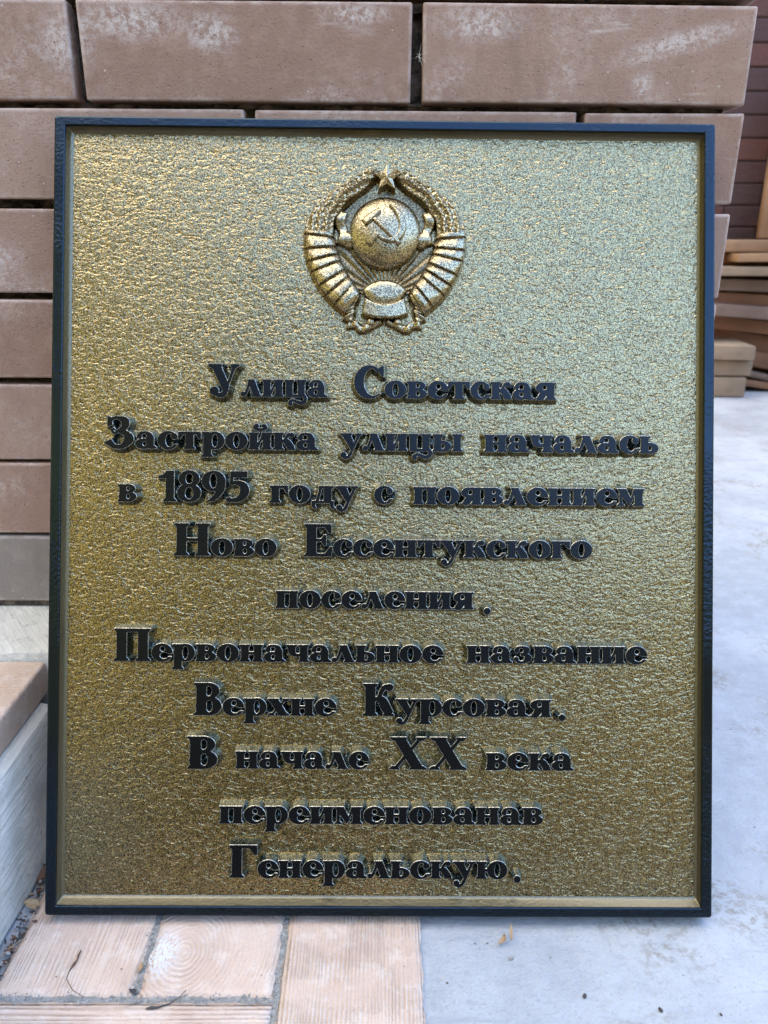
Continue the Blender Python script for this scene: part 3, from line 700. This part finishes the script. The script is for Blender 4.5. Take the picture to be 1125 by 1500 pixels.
GL['я'] = (15.0, [(stem(8.8, 13.8, 0, XH, True, True, 1.2), []), ([ell(7.0, 9.0, 6.0, 3.9), rect(7.0, 5.2, 12, XH)], [ell(7.2, 9.0, 1.6, 2.3)]), ([stroke((9.2, 6.4, 3), (6.6, 4.6, 4.4), (4.6, 1.8, 4.4), (2.6, .7, 2.6)), P((0, 0), (6.2, 0), (6.2, 1.4), (0, .9))], [])])
GL['ю'] = (21.6, [(stem(1.2, 6.2, 0, XH, True, True, 1.2) + [rect(5.6, 5.6, 10, 7.3)], []), ring(14.6, 6.4, 6.9, 6.8, 2.1, 5.1)])
def cstem(x0, x1, b=True, t=True, o=1.7, y0=0, y1=CH):
    r = [rect(x0, y0, x1, y1)]
    if b: r.append(bserif(x0, x1, y0, o, 1.8))
    if t: r.append(tserif(x0, x1, y1, o, 1.8))
    return r
GL['У'] = (23.4, [([P((1.4, CH), (8.6, CH), (15.6, 7.6), (11.8, 2.2)), tserif(1.4, 8.4, CH, 1.6, 1.8), tserif(18.2, 20.8, CH, 2.2, 1.8), P((18.2, CH), (20.8, CH), (14.4, 6.4), (11.6, 2)), stroke((13.6, 6.2, 3.4), (11.4, 1.8, 3.6), (7.6, .9, 3.2), (4.6, 2.8, 3.4)), ell(4.4, 4.0, 3.3, 3.3)], [])])
GL['С'] = (20.6, [([ell(10.6, 12.0, 10.6, 12.5)], [ell(13.2, 12.2, 6.6, 10.6), P((13, 17), (26, 20), (26, 3.2), (18.6, 3.4), (13, 3))]), ([P((13, 22.6), (17.0, 22.2), (18.8, 24.2), (20.4, 24.2), (20.4, 16.2), (19.0, 16.2), (17.2, 19.4), (14, 21))], [])])
GL['З'] = (20.4, [([stroke((4.0, 17.6, 3.6), (4.8, 21.4, 2.6), (9.0, 23.0, 2.2), (14.0, 20.6, 5.4), (13.6, 15.8, 4.2), (9.6, 13.2, 2.2)), stroke((9.6, 13.2, 2.2), (14.8, 11.2, 4.2), (16.6, 6.8, 6.6), (12.6, 1.7, 3.4), (7.4, 1.4, 3.2), (3.6, 3.4, 2.6), (.3, 4.4, .6)), P((2.4, 24), (4.6, 23.6), (5.4, 17.6), (2.6, 16.4)), P((.2, 4.4), (5, 6.8), (7.6, 3), (4, 1.8)), stroke((9.8, 13.2, 2.0), (7.2, 11.6, 1.7), (5.6, 13.4, 1.7), (7.2, 15.0, 1.6))], [])])
GL['Н'] = (24.6, [(cstem(1.8, 8.4) + cstem(16.2, 22.8) + [rect(8, 11.0, 17, 13.2)], [])])
GL['П'] = (24.6, [(cstem(1.8, 8.4) + cstem(16.2, 22.8) + [rect(7, 21.8, 17.6, CH)], [])])
GL['Е'] = (19.4, [(cstem(1.8, 8.4) + [rect(7, 21.9, 18, CH), rect(7, 0, 18.4, 2.2), rect(7, 11.2, 14.6, 13.2), P((18.6, CH), (18.6, 17.2), (17.2, 17.2), (14.0, 21.9), (14.0, CH)), P((19.4, 7.4), (18.0, 7.4), (14.4, 2.2), (14.4, 0), (18.6, 0)), P((15.2, 16.2), (13.8, 16.2), (11.4, 12.8), (11.4, 11.6), (13.8, 8.2), (15.2, 8.2))], [])])
GL['В'] = (18.8, [(cstem(1.8, 8.4), []), ([ell(9.6, 18.2, 7.6, 6.1), rect(2, 12.2, 9.6, CH)], [ell(10.0, 18.1, 2.3, 3.9)]), ([ell(10.0, 6.9, 8.6, 7.0), rect(2, 0, 10, 13.6)], [ell(10.4, 6.9, 2.4, 4.6)])])
GL['К'] = (21.6, [(cstem(1.8, 8.4) + [stroke((7.4, 12.0, 3.2), (10.8, 13.8, 2.6), (12.6, 18.4, 2.8), (14.8, 21.8, 3.2), (17.6, 22.0, 3.4)), ell(17.8, 21.4, 2.7, 2.7), stroke((9.0, 13.2, 2.4), (13.0, 11.6, 6.0), (15.6, 6.2, 6.6), (18.2, 1.6, 5.6)), bserif(15.2, 19.6, 0, 1.6, 1.6)], [])])
GL['Г'] = (18.8, [(cstem(1.8, 8.4, t=False) + [rect(0, 21.9, 18.0, CH), P((18.8, CH), (18.8, 16.8), (17.4, 16.8), (13.4, 21.9), (13.4, CH)), P((0, CH), (0, CH - 1.1), (1.8, CH - 3), (8, CH - 3), (8, CH))], [])])
GL['X'] = (23.4, [([P((2.4, CH), (9.6, CH), (21.4, 0), (14.2, 0)), P((18.4, CH), (20.8, CH), (4.6, 0), (2.2, 0)), tserif(2.8, 9.0, CH, 2.0, 1.8), tserif(18.2, 20.6, CH, 1.8, 1.8), bserif(14.6, 20.8, 0, 2.0, 1.8), bserif(2.2, 4.6, 0, 1.8, 1.8)], [])])
DH = 23
GL['1'] = (12.6, [([rect(5.2, 0, 10.8, DH), bserif(5.2, 10.8, 0, 1.7, 1.8), P((0, 17.6), (0, 18.8), (3.6, 20.4), (6.0, DH), (10.8, DH), (10.8, 18), (4.2, 17.4))], [])])
GL['8'] = (16.4, [([ell(8.2, 6.6, 8.2, 6.9)], [ell(8.2, 6.4, 3.0, 4.7)]), ([ell(8.2, 17.2, 7.2, 6.2)], [ell(8.2, 17.2, 2.7, 4.3)])])
GL['9'] = (16.4, [([ell(8.2, 15.6, 8.2, 7.7)], [ell(8.0, 15.8, 2.6, 5.8)]), ([stroke((13.4, 15.0, 5.6), (13.2, 10.0, 5.4), (10.6, 5.0, 4.0), (7.0, 1.6, 2.6), (4.6, .8, 1.6))], [])])
GL['5'] = (16.0, [([P((3.0, DH), (14.6, DH), (14.6, 18.4), (5.0, 18.4), (4.6, 14.2), (2.6, 12.8)), stroke((3.2, 13.6, 2.0), (7.4, 14.6, 3.0), (12.0, 12.2, 5.4), (12.6, 7.0, 6.4), (9.2, 2.4, 4.2), (4.6, 1.4, 2.8), (1.4, 1.8, 2.2)), P((.2, 0), (3.2, 0), (3.2, 3.4), (.2, 3.2))], [])])

LH, BEV, DRAFT = 8.4, .50, 2.5
def word(text, x0, x1, base):
    ws = [GL[c][0] for c in text]; gap = .55
    sx = (x1 - x0 - gap * (len(text) - 1)) / sum(ws)
    lay = []; x = x0
    for c in text: lay.append((GL[c][1], x, sx, GL[c][0] * sx)); x += GL[c][0] * sx + gap
    def fd(X_, Y_):
        D = np.full(X_.shape, 1e3)
        for L_, ox, s_, ww in lay:
            k = (X_[:, 0] > ox - 7) & (X_[:, 0] < ox + ww + 7)
            D[k] = np.minimum(D[k], sd_layers(L_, X_[k], Y_[k], s_, ox, base))
        return D - .32
    def fz(X_, Y_, D):
        z = np.where(D <= -BEV, LH, np.where(D <= 0, LH - .38 * (D + BEV) / BEV, (LH - .38) * (1 - D / DRAFT) - .5 * D / DRAFT))
        return z
    hi = CH if any(c in 'УСЗНЕПВКГX1895й' for c in text) else XH
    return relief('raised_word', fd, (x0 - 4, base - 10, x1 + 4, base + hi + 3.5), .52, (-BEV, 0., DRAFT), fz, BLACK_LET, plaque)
for a in [("Улица", -131.9, -42.8, 389.2), ("Советская", -22.5, 129.6, 389.0), ("Застройка", -209.8, -49.4, 349.4), ("улицы", -32.7, 59.3, 349.4), ("началась", 75.6, 207.2, 349.3),
          ("в", -198.7, -184.8, 309.7), ("1895", -168.5, -100.5, 309.9), ("году", -85.1, -19.0, 309.7), ("с", -6.7, 7.2, 309.7), ("появлением", 22.4, 197.2, 309.5),
          ("Ново", -156.4, -79.6, 269.4), ("Ессентукского", -59.1, 157.7, 269.6), ("поселения", -80.0, 68.7, 230.7), ("Первоначальное", -200.3, 45.4, 190.4), ("название", 63.5, 198.8, 190.6),
          ("Верхне", -140.4, -34.5, 150.2), ("Курсовая", -14.0, 127.5, 150.4), ("В", -144.9, -122.0, 110.2), ("начале", -108.9, -9.6, 110.6), ("XX", 5.7, 65.2, 110.5), ("века", 78.5, 144.7, 110.4),
          ("переименованав", -120.5, 121.9, 69.6), ("Генеральскую", -112.5, 95.5, 29.3)]:
    word(*a)
for (x, z) in ((78.9, 229.5), (135.75, 150.0), (102.9, 29.0)):
    pl = ell(x, z, 3.0, 3.0, 8, math.pi / 8)
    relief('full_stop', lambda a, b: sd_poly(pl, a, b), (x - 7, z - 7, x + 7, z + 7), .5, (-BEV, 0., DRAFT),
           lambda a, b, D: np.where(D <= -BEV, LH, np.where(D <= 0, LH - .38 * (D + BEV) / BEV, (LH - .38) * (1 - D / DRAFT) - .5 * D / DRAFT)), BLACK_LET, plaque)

# ---- the wreathed emblem, modelled as stacked reliefs.  e(): emblem drawing units -> mm on the panel
K = .1335
def e(*p): return np.array([((x - 558.6) * K, 503. - (y - 527.6) * K) for x, y in p], float)
def es(*p): return stroke(*[(*e((x, y))[0], w_ * K) for x, y, w_ in p])
emb = empty('emblem'); emb.parent = plaque
def smooth_min0(D, r): return np.sqrt(np.clip(1 - (1 - np.clip(-D / r, 0, 1)) ** 2, 0, 1))
def part(name, polys, fz, top_draft=.8, pad=3, step=.5, sharp=40, layers=None, mat=None):
    lay = layers or [(polys, [])]
    allp = np.vstack([p for a, _ in lay for p in a])
    b = (*(allp.min(0) - pad), *(allp.max(0) + pad))
    def z_(X_, Y_, D):
        z = fz(X_, Y_, np.minimum(D, 0))
        return np.where(D <= 0, z, z * (1 - D / top_draft) - .6 * D / top_draft)
    return relief(name, lambda X_, Y_: sd_layers(lay, X_, Y_), b, step, (0., top_draft), z_, mat or GOLD_EMB, emb, sharp=sharp)
C0 = e((558, 440))[0]
# recessed field behind globe with the sun's rays
sunc = e((557, 790))[0]
field = e((300, 330), (420, 220), (560, 190), (700, 220), (815, 330), (830, 520), (770, 680), (690, 780), (430, 780), (345, 680), (285, 520))
def zfield(X_, Y_, D):
    an = np.arctan2(Y_ - sunc[1], X_ - sunc[0]); rr = np.hypot(X_ - sunc[0], Y_ - sunc[1])
    return 1.0 + .9 * np.abs(np.sin(an * 17)) * np.clip(rr / 14 - .4, 0, 1) * (Y_ < C0[1] - 8)
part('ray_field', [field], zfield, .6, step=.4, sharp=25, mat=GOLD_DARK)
# wreath halves: grain ears above, ribbon-bound stalks below
def wreath(sgn):
    outer = spline([(508, 70), (450, 84), (385, 118), (320, 160), (252, 204), (182, 262), (135, 330), (106, 400), (97, 470), (104, 560), (125, 640), (165, 725), (215, 800), (275, 862), (330, 905)], 4)
    inner = spline([(400, 845), (418, 800), (395, 745), (352, 680), (315, 610), (288, 540), (270, 470), (266, 410), (280, 350), (318, 300), (372, 254), (430, 208), (478, 165), (512, 125)], 4)
    pl = np.vstack([outer, inner]); 
    if sgn > 0: pl[:, 0] = 2 * 557 - pl[:, 0]
    pl = e(*pl)
    cx, cy = e((557, 470))[0]
    def fz(X_, Y_, D):
        xs = (X_ - cx) * sgn; ang = np.degrees(np.arctan2(Y_ - cy, xs))       # 0 at the side, negative below
        z = 4.4 + 6.4 * smooth_min0(D, 9.0)
        low = np.clip((4.0 - ang) / 1.2, 0, 1)
        ph = (-ang + 4) / 9.2 + .035 * np.hypot(xs, Y_ - cy) * .3
        ph = ph + .10 * np.sin(ph * 2.3 + sgn); saw = ph - np.floor(ph)
        rib = 2.3 * (saw ** 1.0) + .5 * np.sin(saw * 3.1) - .2
        r_ = np.hypot(xs, Y_ - cy)
        g1 = np.abs(np.sin(np.radians(ang) * 31 + r_ * .8)); g2 = np.abs(np.sin(np.radians(ang) * 31 - r_ * .9 + 1.1))
        grain = .75 * np.minimum(g1, g2) ** .8 - .2 + .95 * np.sin(r_ * 1.15 + .9 * np.sin(np.radians(ang) * 14))
        return z + low * rib + (1 - low) * grain - .3 * (1 - low)
    part('wreath_half', [pl], fz, 1.3, step=.42, sharp=38)
wreath(-1); wreath(1)
# globe with hammer and sickle
gr = 26.6
G0 = e((557, 440))[0]
def zdome(X_, Y_): return 4.0 + 10.5 * np.sqrt(np.clip(1 - ((X_ - G0[0]) ** 2 + (Y_ - G0[1]) ** 2) / (gr * 1.03) ** 2, 0, 1)) ** 1.05
gl = part('globe', [ell(*G0, gr, gr * 1.04, 80)], lambda X_, Y_, D: zdome(X_, Y_), .9, step=.5, sharp=60)
sick = es((578, 300, 5), (612, 325, 22), (645, 372, 36), (655, 430, 40), (636, 482, 36), (592, 507, 28), (545, 498, 20), (508, 470, 16))
hand = es((516, 468, 26), (490, 496, 30), (462, 528, 36))
head = P(*e((424, 392), (446, 420), (478, 398), (536, 340), (518, 322), (462, 358)))
haft = es((492, 382, 24), (540, 430, 24), (592, 478, 24), (640, 526, 26))
part('hammer_and_sickle', [sick, hand, head, haft], lambda X_, Y_, D: zdome(X_, Y_) + 1.5 + 1.1 * smooth_min0(D, 1.3), .45, step=.36, sharp=40)
# star
sc_ = e((565, 138))[0]
st = np.array([(sc_[0] + (10.4 if k % 2 == 0 else 4.6) * math.sin(k * math.pi / 5), sc_[1] + (10.4 if k % 2 == 0 else 4.6) * math.cos(k * math.pi / 5)) for k in range(10)])
def zstar(X_, Y_, D):
    an = np.arctan2(X_ - sc_[0], Y_ - sc_[1]); rr = np.hypot(X_ - sc_[0], Y_ - sc_[1]); q = np.abs(((an / (2 * np.pi / 5) + .5) % 1) - .5) * (2 * np.pi / 5)
    return 12.0 - .22 * rr * np.cos(q) - .55 * rr * np.sin(q)
part('star', [st], zstar, 1.0, step=.36, sharp=18)
# fluttering ribbon ends between wreath and globe
for sgn in (-1, 1):
    q = [[(322, 316, 50), (302, 380, 56), (322, 440, 50), (306, 510, 46)], [(322, 440, 50), (348, 480, 66), (352, 528, 34)]]
    pls = []
    for s_ in q: pls.append(es(*[((x if sgn < 0 else 2 * 557 - x), y, w_) for x, y, w_ in s_]))
    part('ribbon_end', pls, lambda X_, Y_, D: 4.4 + 1.6 * smooth_min0(D, 2.2) + .9 * np.sin(Y_ * .42 + 1), .8, step=.42, sharp=40)
# rising sun, banner and scrolls
up = spline([(430, 762), (480, 722), (557, 704), (634, 722), (686, 762)], 6); dn = spline([(668, 800), (620, 838), (557, 850), (495, 838), (448, 800)], 6)
SC = e((558, 800))[0]
part('sun', [e(*np.vstack([up, dn]))], lambda X_, Y_, D: 3.4 + 3.0 * smooth_min0(D, 7) + .6 * (D > -1.0), .8, step=.42, sharp=40)
bt = spline([(448, 815), (500, 842), (557, 852), (614, 842), (668, 815)], 5); bb = spline([(688, 905), (625, 925), (557, 930), (490, 925), (430, 905)], 5)
part('banner', [e(*np.vstack([bt, bb]))], lambda X_, Y_, D: 7.4 + 1.2 * smooth_min0(D, 1.4) + 1.4 * np.cos((X_ - SC[0]) / 16 * 1.4), 1.0, step=.42, sharp=40)
for sgn in (-1, 1):
    f = lambda x: x if sgn < 0 else 2 * 557 - x
    part('scroll', [es((f(372), 850, 52), (f(362), 900, 62), (f(348), 945, 56))], lambda X_, Y_, D: 3.6 + 3.8 * smooth_min0(D, 3.6) + .7 * np.sin((Y_ + X_ * sgn * .5) * 1.3), 1.0, step=.42, sharp=40)
    part('scroll_tail', [es((f(350), 952, 62), (f(402), 962, 40), (f(430), 985, 44), (f(500), 958, 34), (f(545), 940, 26))], lambda X_, Y_, D: 3.0 + 2.6 * smooth_min0(D, 2.2) + .8 * np.sin(X_ * .8), 1.0, step=.42, sharp=40)
    part('tassel_knot', [ell(*e((f(480), 948))[0], 3.3, 3.3, 24)], lambda X_, Y_, D: 4.5 + 2.6 * smooth_min0(D, 3.2), .8, step=.36, sharp=40)

# ------------------------------------------------------------------ dry leaves, seeds and pebbles
def leafmat(name, c0, c1):
    m = Mat(name, Roughness=.8); m.set('Base_Color', m.mix(m.noise(160, 4), c0, c1)); m.bump(m.noise(500, 3), .001); return m.m
LM = [leafmat('dry brown leaf', (.06, .03, .02), (.17, .085, .05)), leafmat('dry tan leaf', (.26, .17, .09), (.40, .29, .18)), leafmat('dark leaf mould', (.025, .022, .024), (.07, .06, .055)), leafmat('grey grit', (.16, .15, .14), (.34, .32, .30))]
def flake(bm, c, L_, W_, mat):
    n = 5; yaw = random.random() * 6.28; R = Matrix.Rotation(yaw, 3, 'Z') @ Matrix.Rotation(random.gauss(0, .5), 3, 'X') @ Matrix.Rotation(random.gauss(0, .4), 3, 'Y')
    curl = random.uniform(-.6, .9); top = []; bot = []
    for i in range(n):
        u = i / (n - 1) - .5; wd = W_ * max(.12, (1 - (2 * u) ** 2) ** .6) * random.uniform(.75, 1.1)
        row = []
        for s_ in (-1, 0, 1):
            row.append(Vector((u * L_, s_ * wd / 2, curl * L_ * u * u + .25 * W_ * abs(s_) * random.uniform(.3, 1.2))))
        top.append([bm.verts.new(R @ p + c) for p in row]); bot.append([bm.verts.new(R @ (p - Vector((0, 0, .00025))) + c) for p in row])
    fs = []
    for i in range(n - 1):
        for j in range(2):
            fs.append(bm.faces.new((top[i][j], top[i + 1][j], top[i + 1][j + 1], top[i][j + 1]))); fs.append(bm.faces.new((bot[i][j], bot[i][j + 1], bot[i + 1][j + 1], bot[i + 1][j])))
        for j in (0, 2): fs.append(bm.faces.new((top[i][j], bot[i][j], bot[i + 1][j], top[i + 1][j])))
    for i in (0, n - 1):
        for j in range(2): fs.append(bm.faces.new((top[i][j], top[i][j + 1], bot[i][j + 1], bot[i][j])))
    for f in fs: f.material_index = mat
bm = bmesh.new()
for _ in range(420):
    y = random.uniform(.40, .60); k = .35 + .65 * (y - .40) / .12
    if random.random() > k: continue
    xr = -.2735 + .002; x = random.uniform(xr, -.2612)
    s_ = random.uniform(.0018, .0055); z = random.uniform(-.002, .001 + .0035 * min(1, k))
    flake(bm, Vector((x, y, z)), s_, s_ * random.uniform(.35, .8), random.choices((0, 1, 2, 3), (4, 1.6, 3.6, 1.2))[0])
bmesh.ops.recalc_face_normals(bm, faces=list(bm.faces))
tag(obj('leaf_litter', bm, LM), 'crumbled brown leaf litter in the gutter between cement step and pavers', kind='stuff')

def one_leaf(name, x, y, L_, W_, mat, label, cat, seed, group=None, z=.001):
    random.seed(seed); bm = bmesh.new(); flake(bm, Vector((0, 0, z)), L_, W_, 0); bmesh.ops.recalc_face_normals(bm, faces=list(bm.faces))
    o = obj(name, bm, LM[mat]); o.location = (x, y, 0); tag(o, label, cat, group)
one_leaf('leaf_scrap', -.1668, .4105, .0075, .0040, 1, 'tan leaf scrap caught in the paver joint beside the log-end paver', 'leaf', 3)
one_leaf('leaf_scrap', -.2583, .4491, .0046, .0028, 0, 'reddish brown leaf scrap on the paver by the plaque corner', 'leaf', 5)
one_leaf('leaf_scrap', -.1668, .3925, .0055, .0034, 2, 'dark leaf scrap where two paver joints meet', 'leaf', 9)
one_leaf('leaf_scrap', -.2655, .463, .0125, .0085, 1, 'curled tan leaf on top of the gutter litter', 'leaf', 12, z=.004)
one_leaf('leaf_scrap', -.2675, .492, .0150, .0095, 0, 'curled rusty brown leaf on top of the gutter litter beside frame', 'leaf', 21, z=.005)
one_leaf('leaf_scrap', .0985, .4395, .0150, .0030, 1, 'slim yellowish leaf sticking out from under the plaque', 'leaf', 8, z=.002)
one_leaf('leaf_scrap', .0925, .4345, .0080, .0052, 1, 'crumpled pale leaf bit on concrete just under the plaque', 'leaf', 14, z=.001)
def seed(name, pts, rads, mat, label, cat):
    bm = bmesh.new(); tube(bm, pts, [r_ * .8 for r_ in rads], 7); o = obj(name, bm, LM[mat], None, 60); tag(o, label, cat)
seed('dry_seed', [(-.2140, .4245, .0012), (-.2143, .420, .0016), (-.2138, .4165, .0014), (-.2150, .4130, .0012), (-.2165, .408, .0005), (-.2160, .402, .0004), (-.2085, .3935, .0004), (-.1990, .3885, .0004)], [.0005, .0010, .0007, .0012, .0004, .0003, .0003, .0002], 0, 'dark twisted seed with a fine stalk lying on the leftmost paver', 'seed')
seed('dry_seed', [(-.1545, .3795, .0013), (-.1510, .3800, .0016), (-.1470, .3806, .0012), (-.1400, .3838, .0006), (-.1345, .3885, .0004), (-.1310, .3945, .0003)], [.0006, .0013, .0008, .0004, .0003, .0002], 2, 'brown comma-shaped seed with a long pale stalk over the mortar joint', 'seed')
seed('grass_stalk', [(-.2690, .4190, .002), (-.2660, .4250, .0022), (-.2615, .4310, .002), (-.258, .435, .0012)], [.0005, .0005, .0004, .0003], 1, 'pale dry grass stalk lying across the gutter edge', 'stalk')
def pebble(x, y, r, mat, label, sd_):
    random.seed(sd_); bm = bmesh.new(); bmesh.ops.create_icosphere(bm, subdivisions=2, radius=r * .72)
    for v in bm.verts: v.co = Vector((v.co.x * 1.2, v.co.y * .8, v.co.z * .6)) * random.uniform(.8, 1.15)
    o = obj('pebble', bm, LM[mat], None, 60); o.location = (x, y, -.004 + r * .45); o.rotation_euler = (0, 0, random.random() * 3); tag(o, label, 'pebble')
pebble(.0964, .4225, .0022, 3, 'small grey pebble on concrete in front of the plaque, below the pale leaf bit', 1)
pebble(.1424, .3930, .0024, 2, 'dark oblong crumb of dirt on the open concrete before the plaque', 2)
pebble(.1915, .3832, .0022, 2, 'dark pebble on the concrete near the photo bottom, right of the oblong crumb', 3)
pebble(.2310, .3800, .0014, 2, 'tiny dark pebble on the concrete at the far right bottom', 4)
# feathery seed tuft caught in the upright joint
random.seed(4); bm = bmesh.new()
for k in range(9):
    a = random.uniform(0, 6.28); l = random.uniform(.002, .009); d = Vector((math.cos(a) * .7, -.25, math.sin(a)))
    tube(bm, [Vector((.0275, .675, .617)), Vector((.0275, .675, .617)) + d * l * .5 + Vector((0, 0, .001)), Vector((.0275, .675, .617)) + d * l], [.00013, .00011, .00006], 4)
FL = Mat('white plant down', Roughness=.9); FL.set('Base_Color', (.7, .66, .58))
tag(obj('seed_tuft', bm, FL.m), 'white feathery seed tuft caught in the upright joint above the plaque', 'seed tuft')
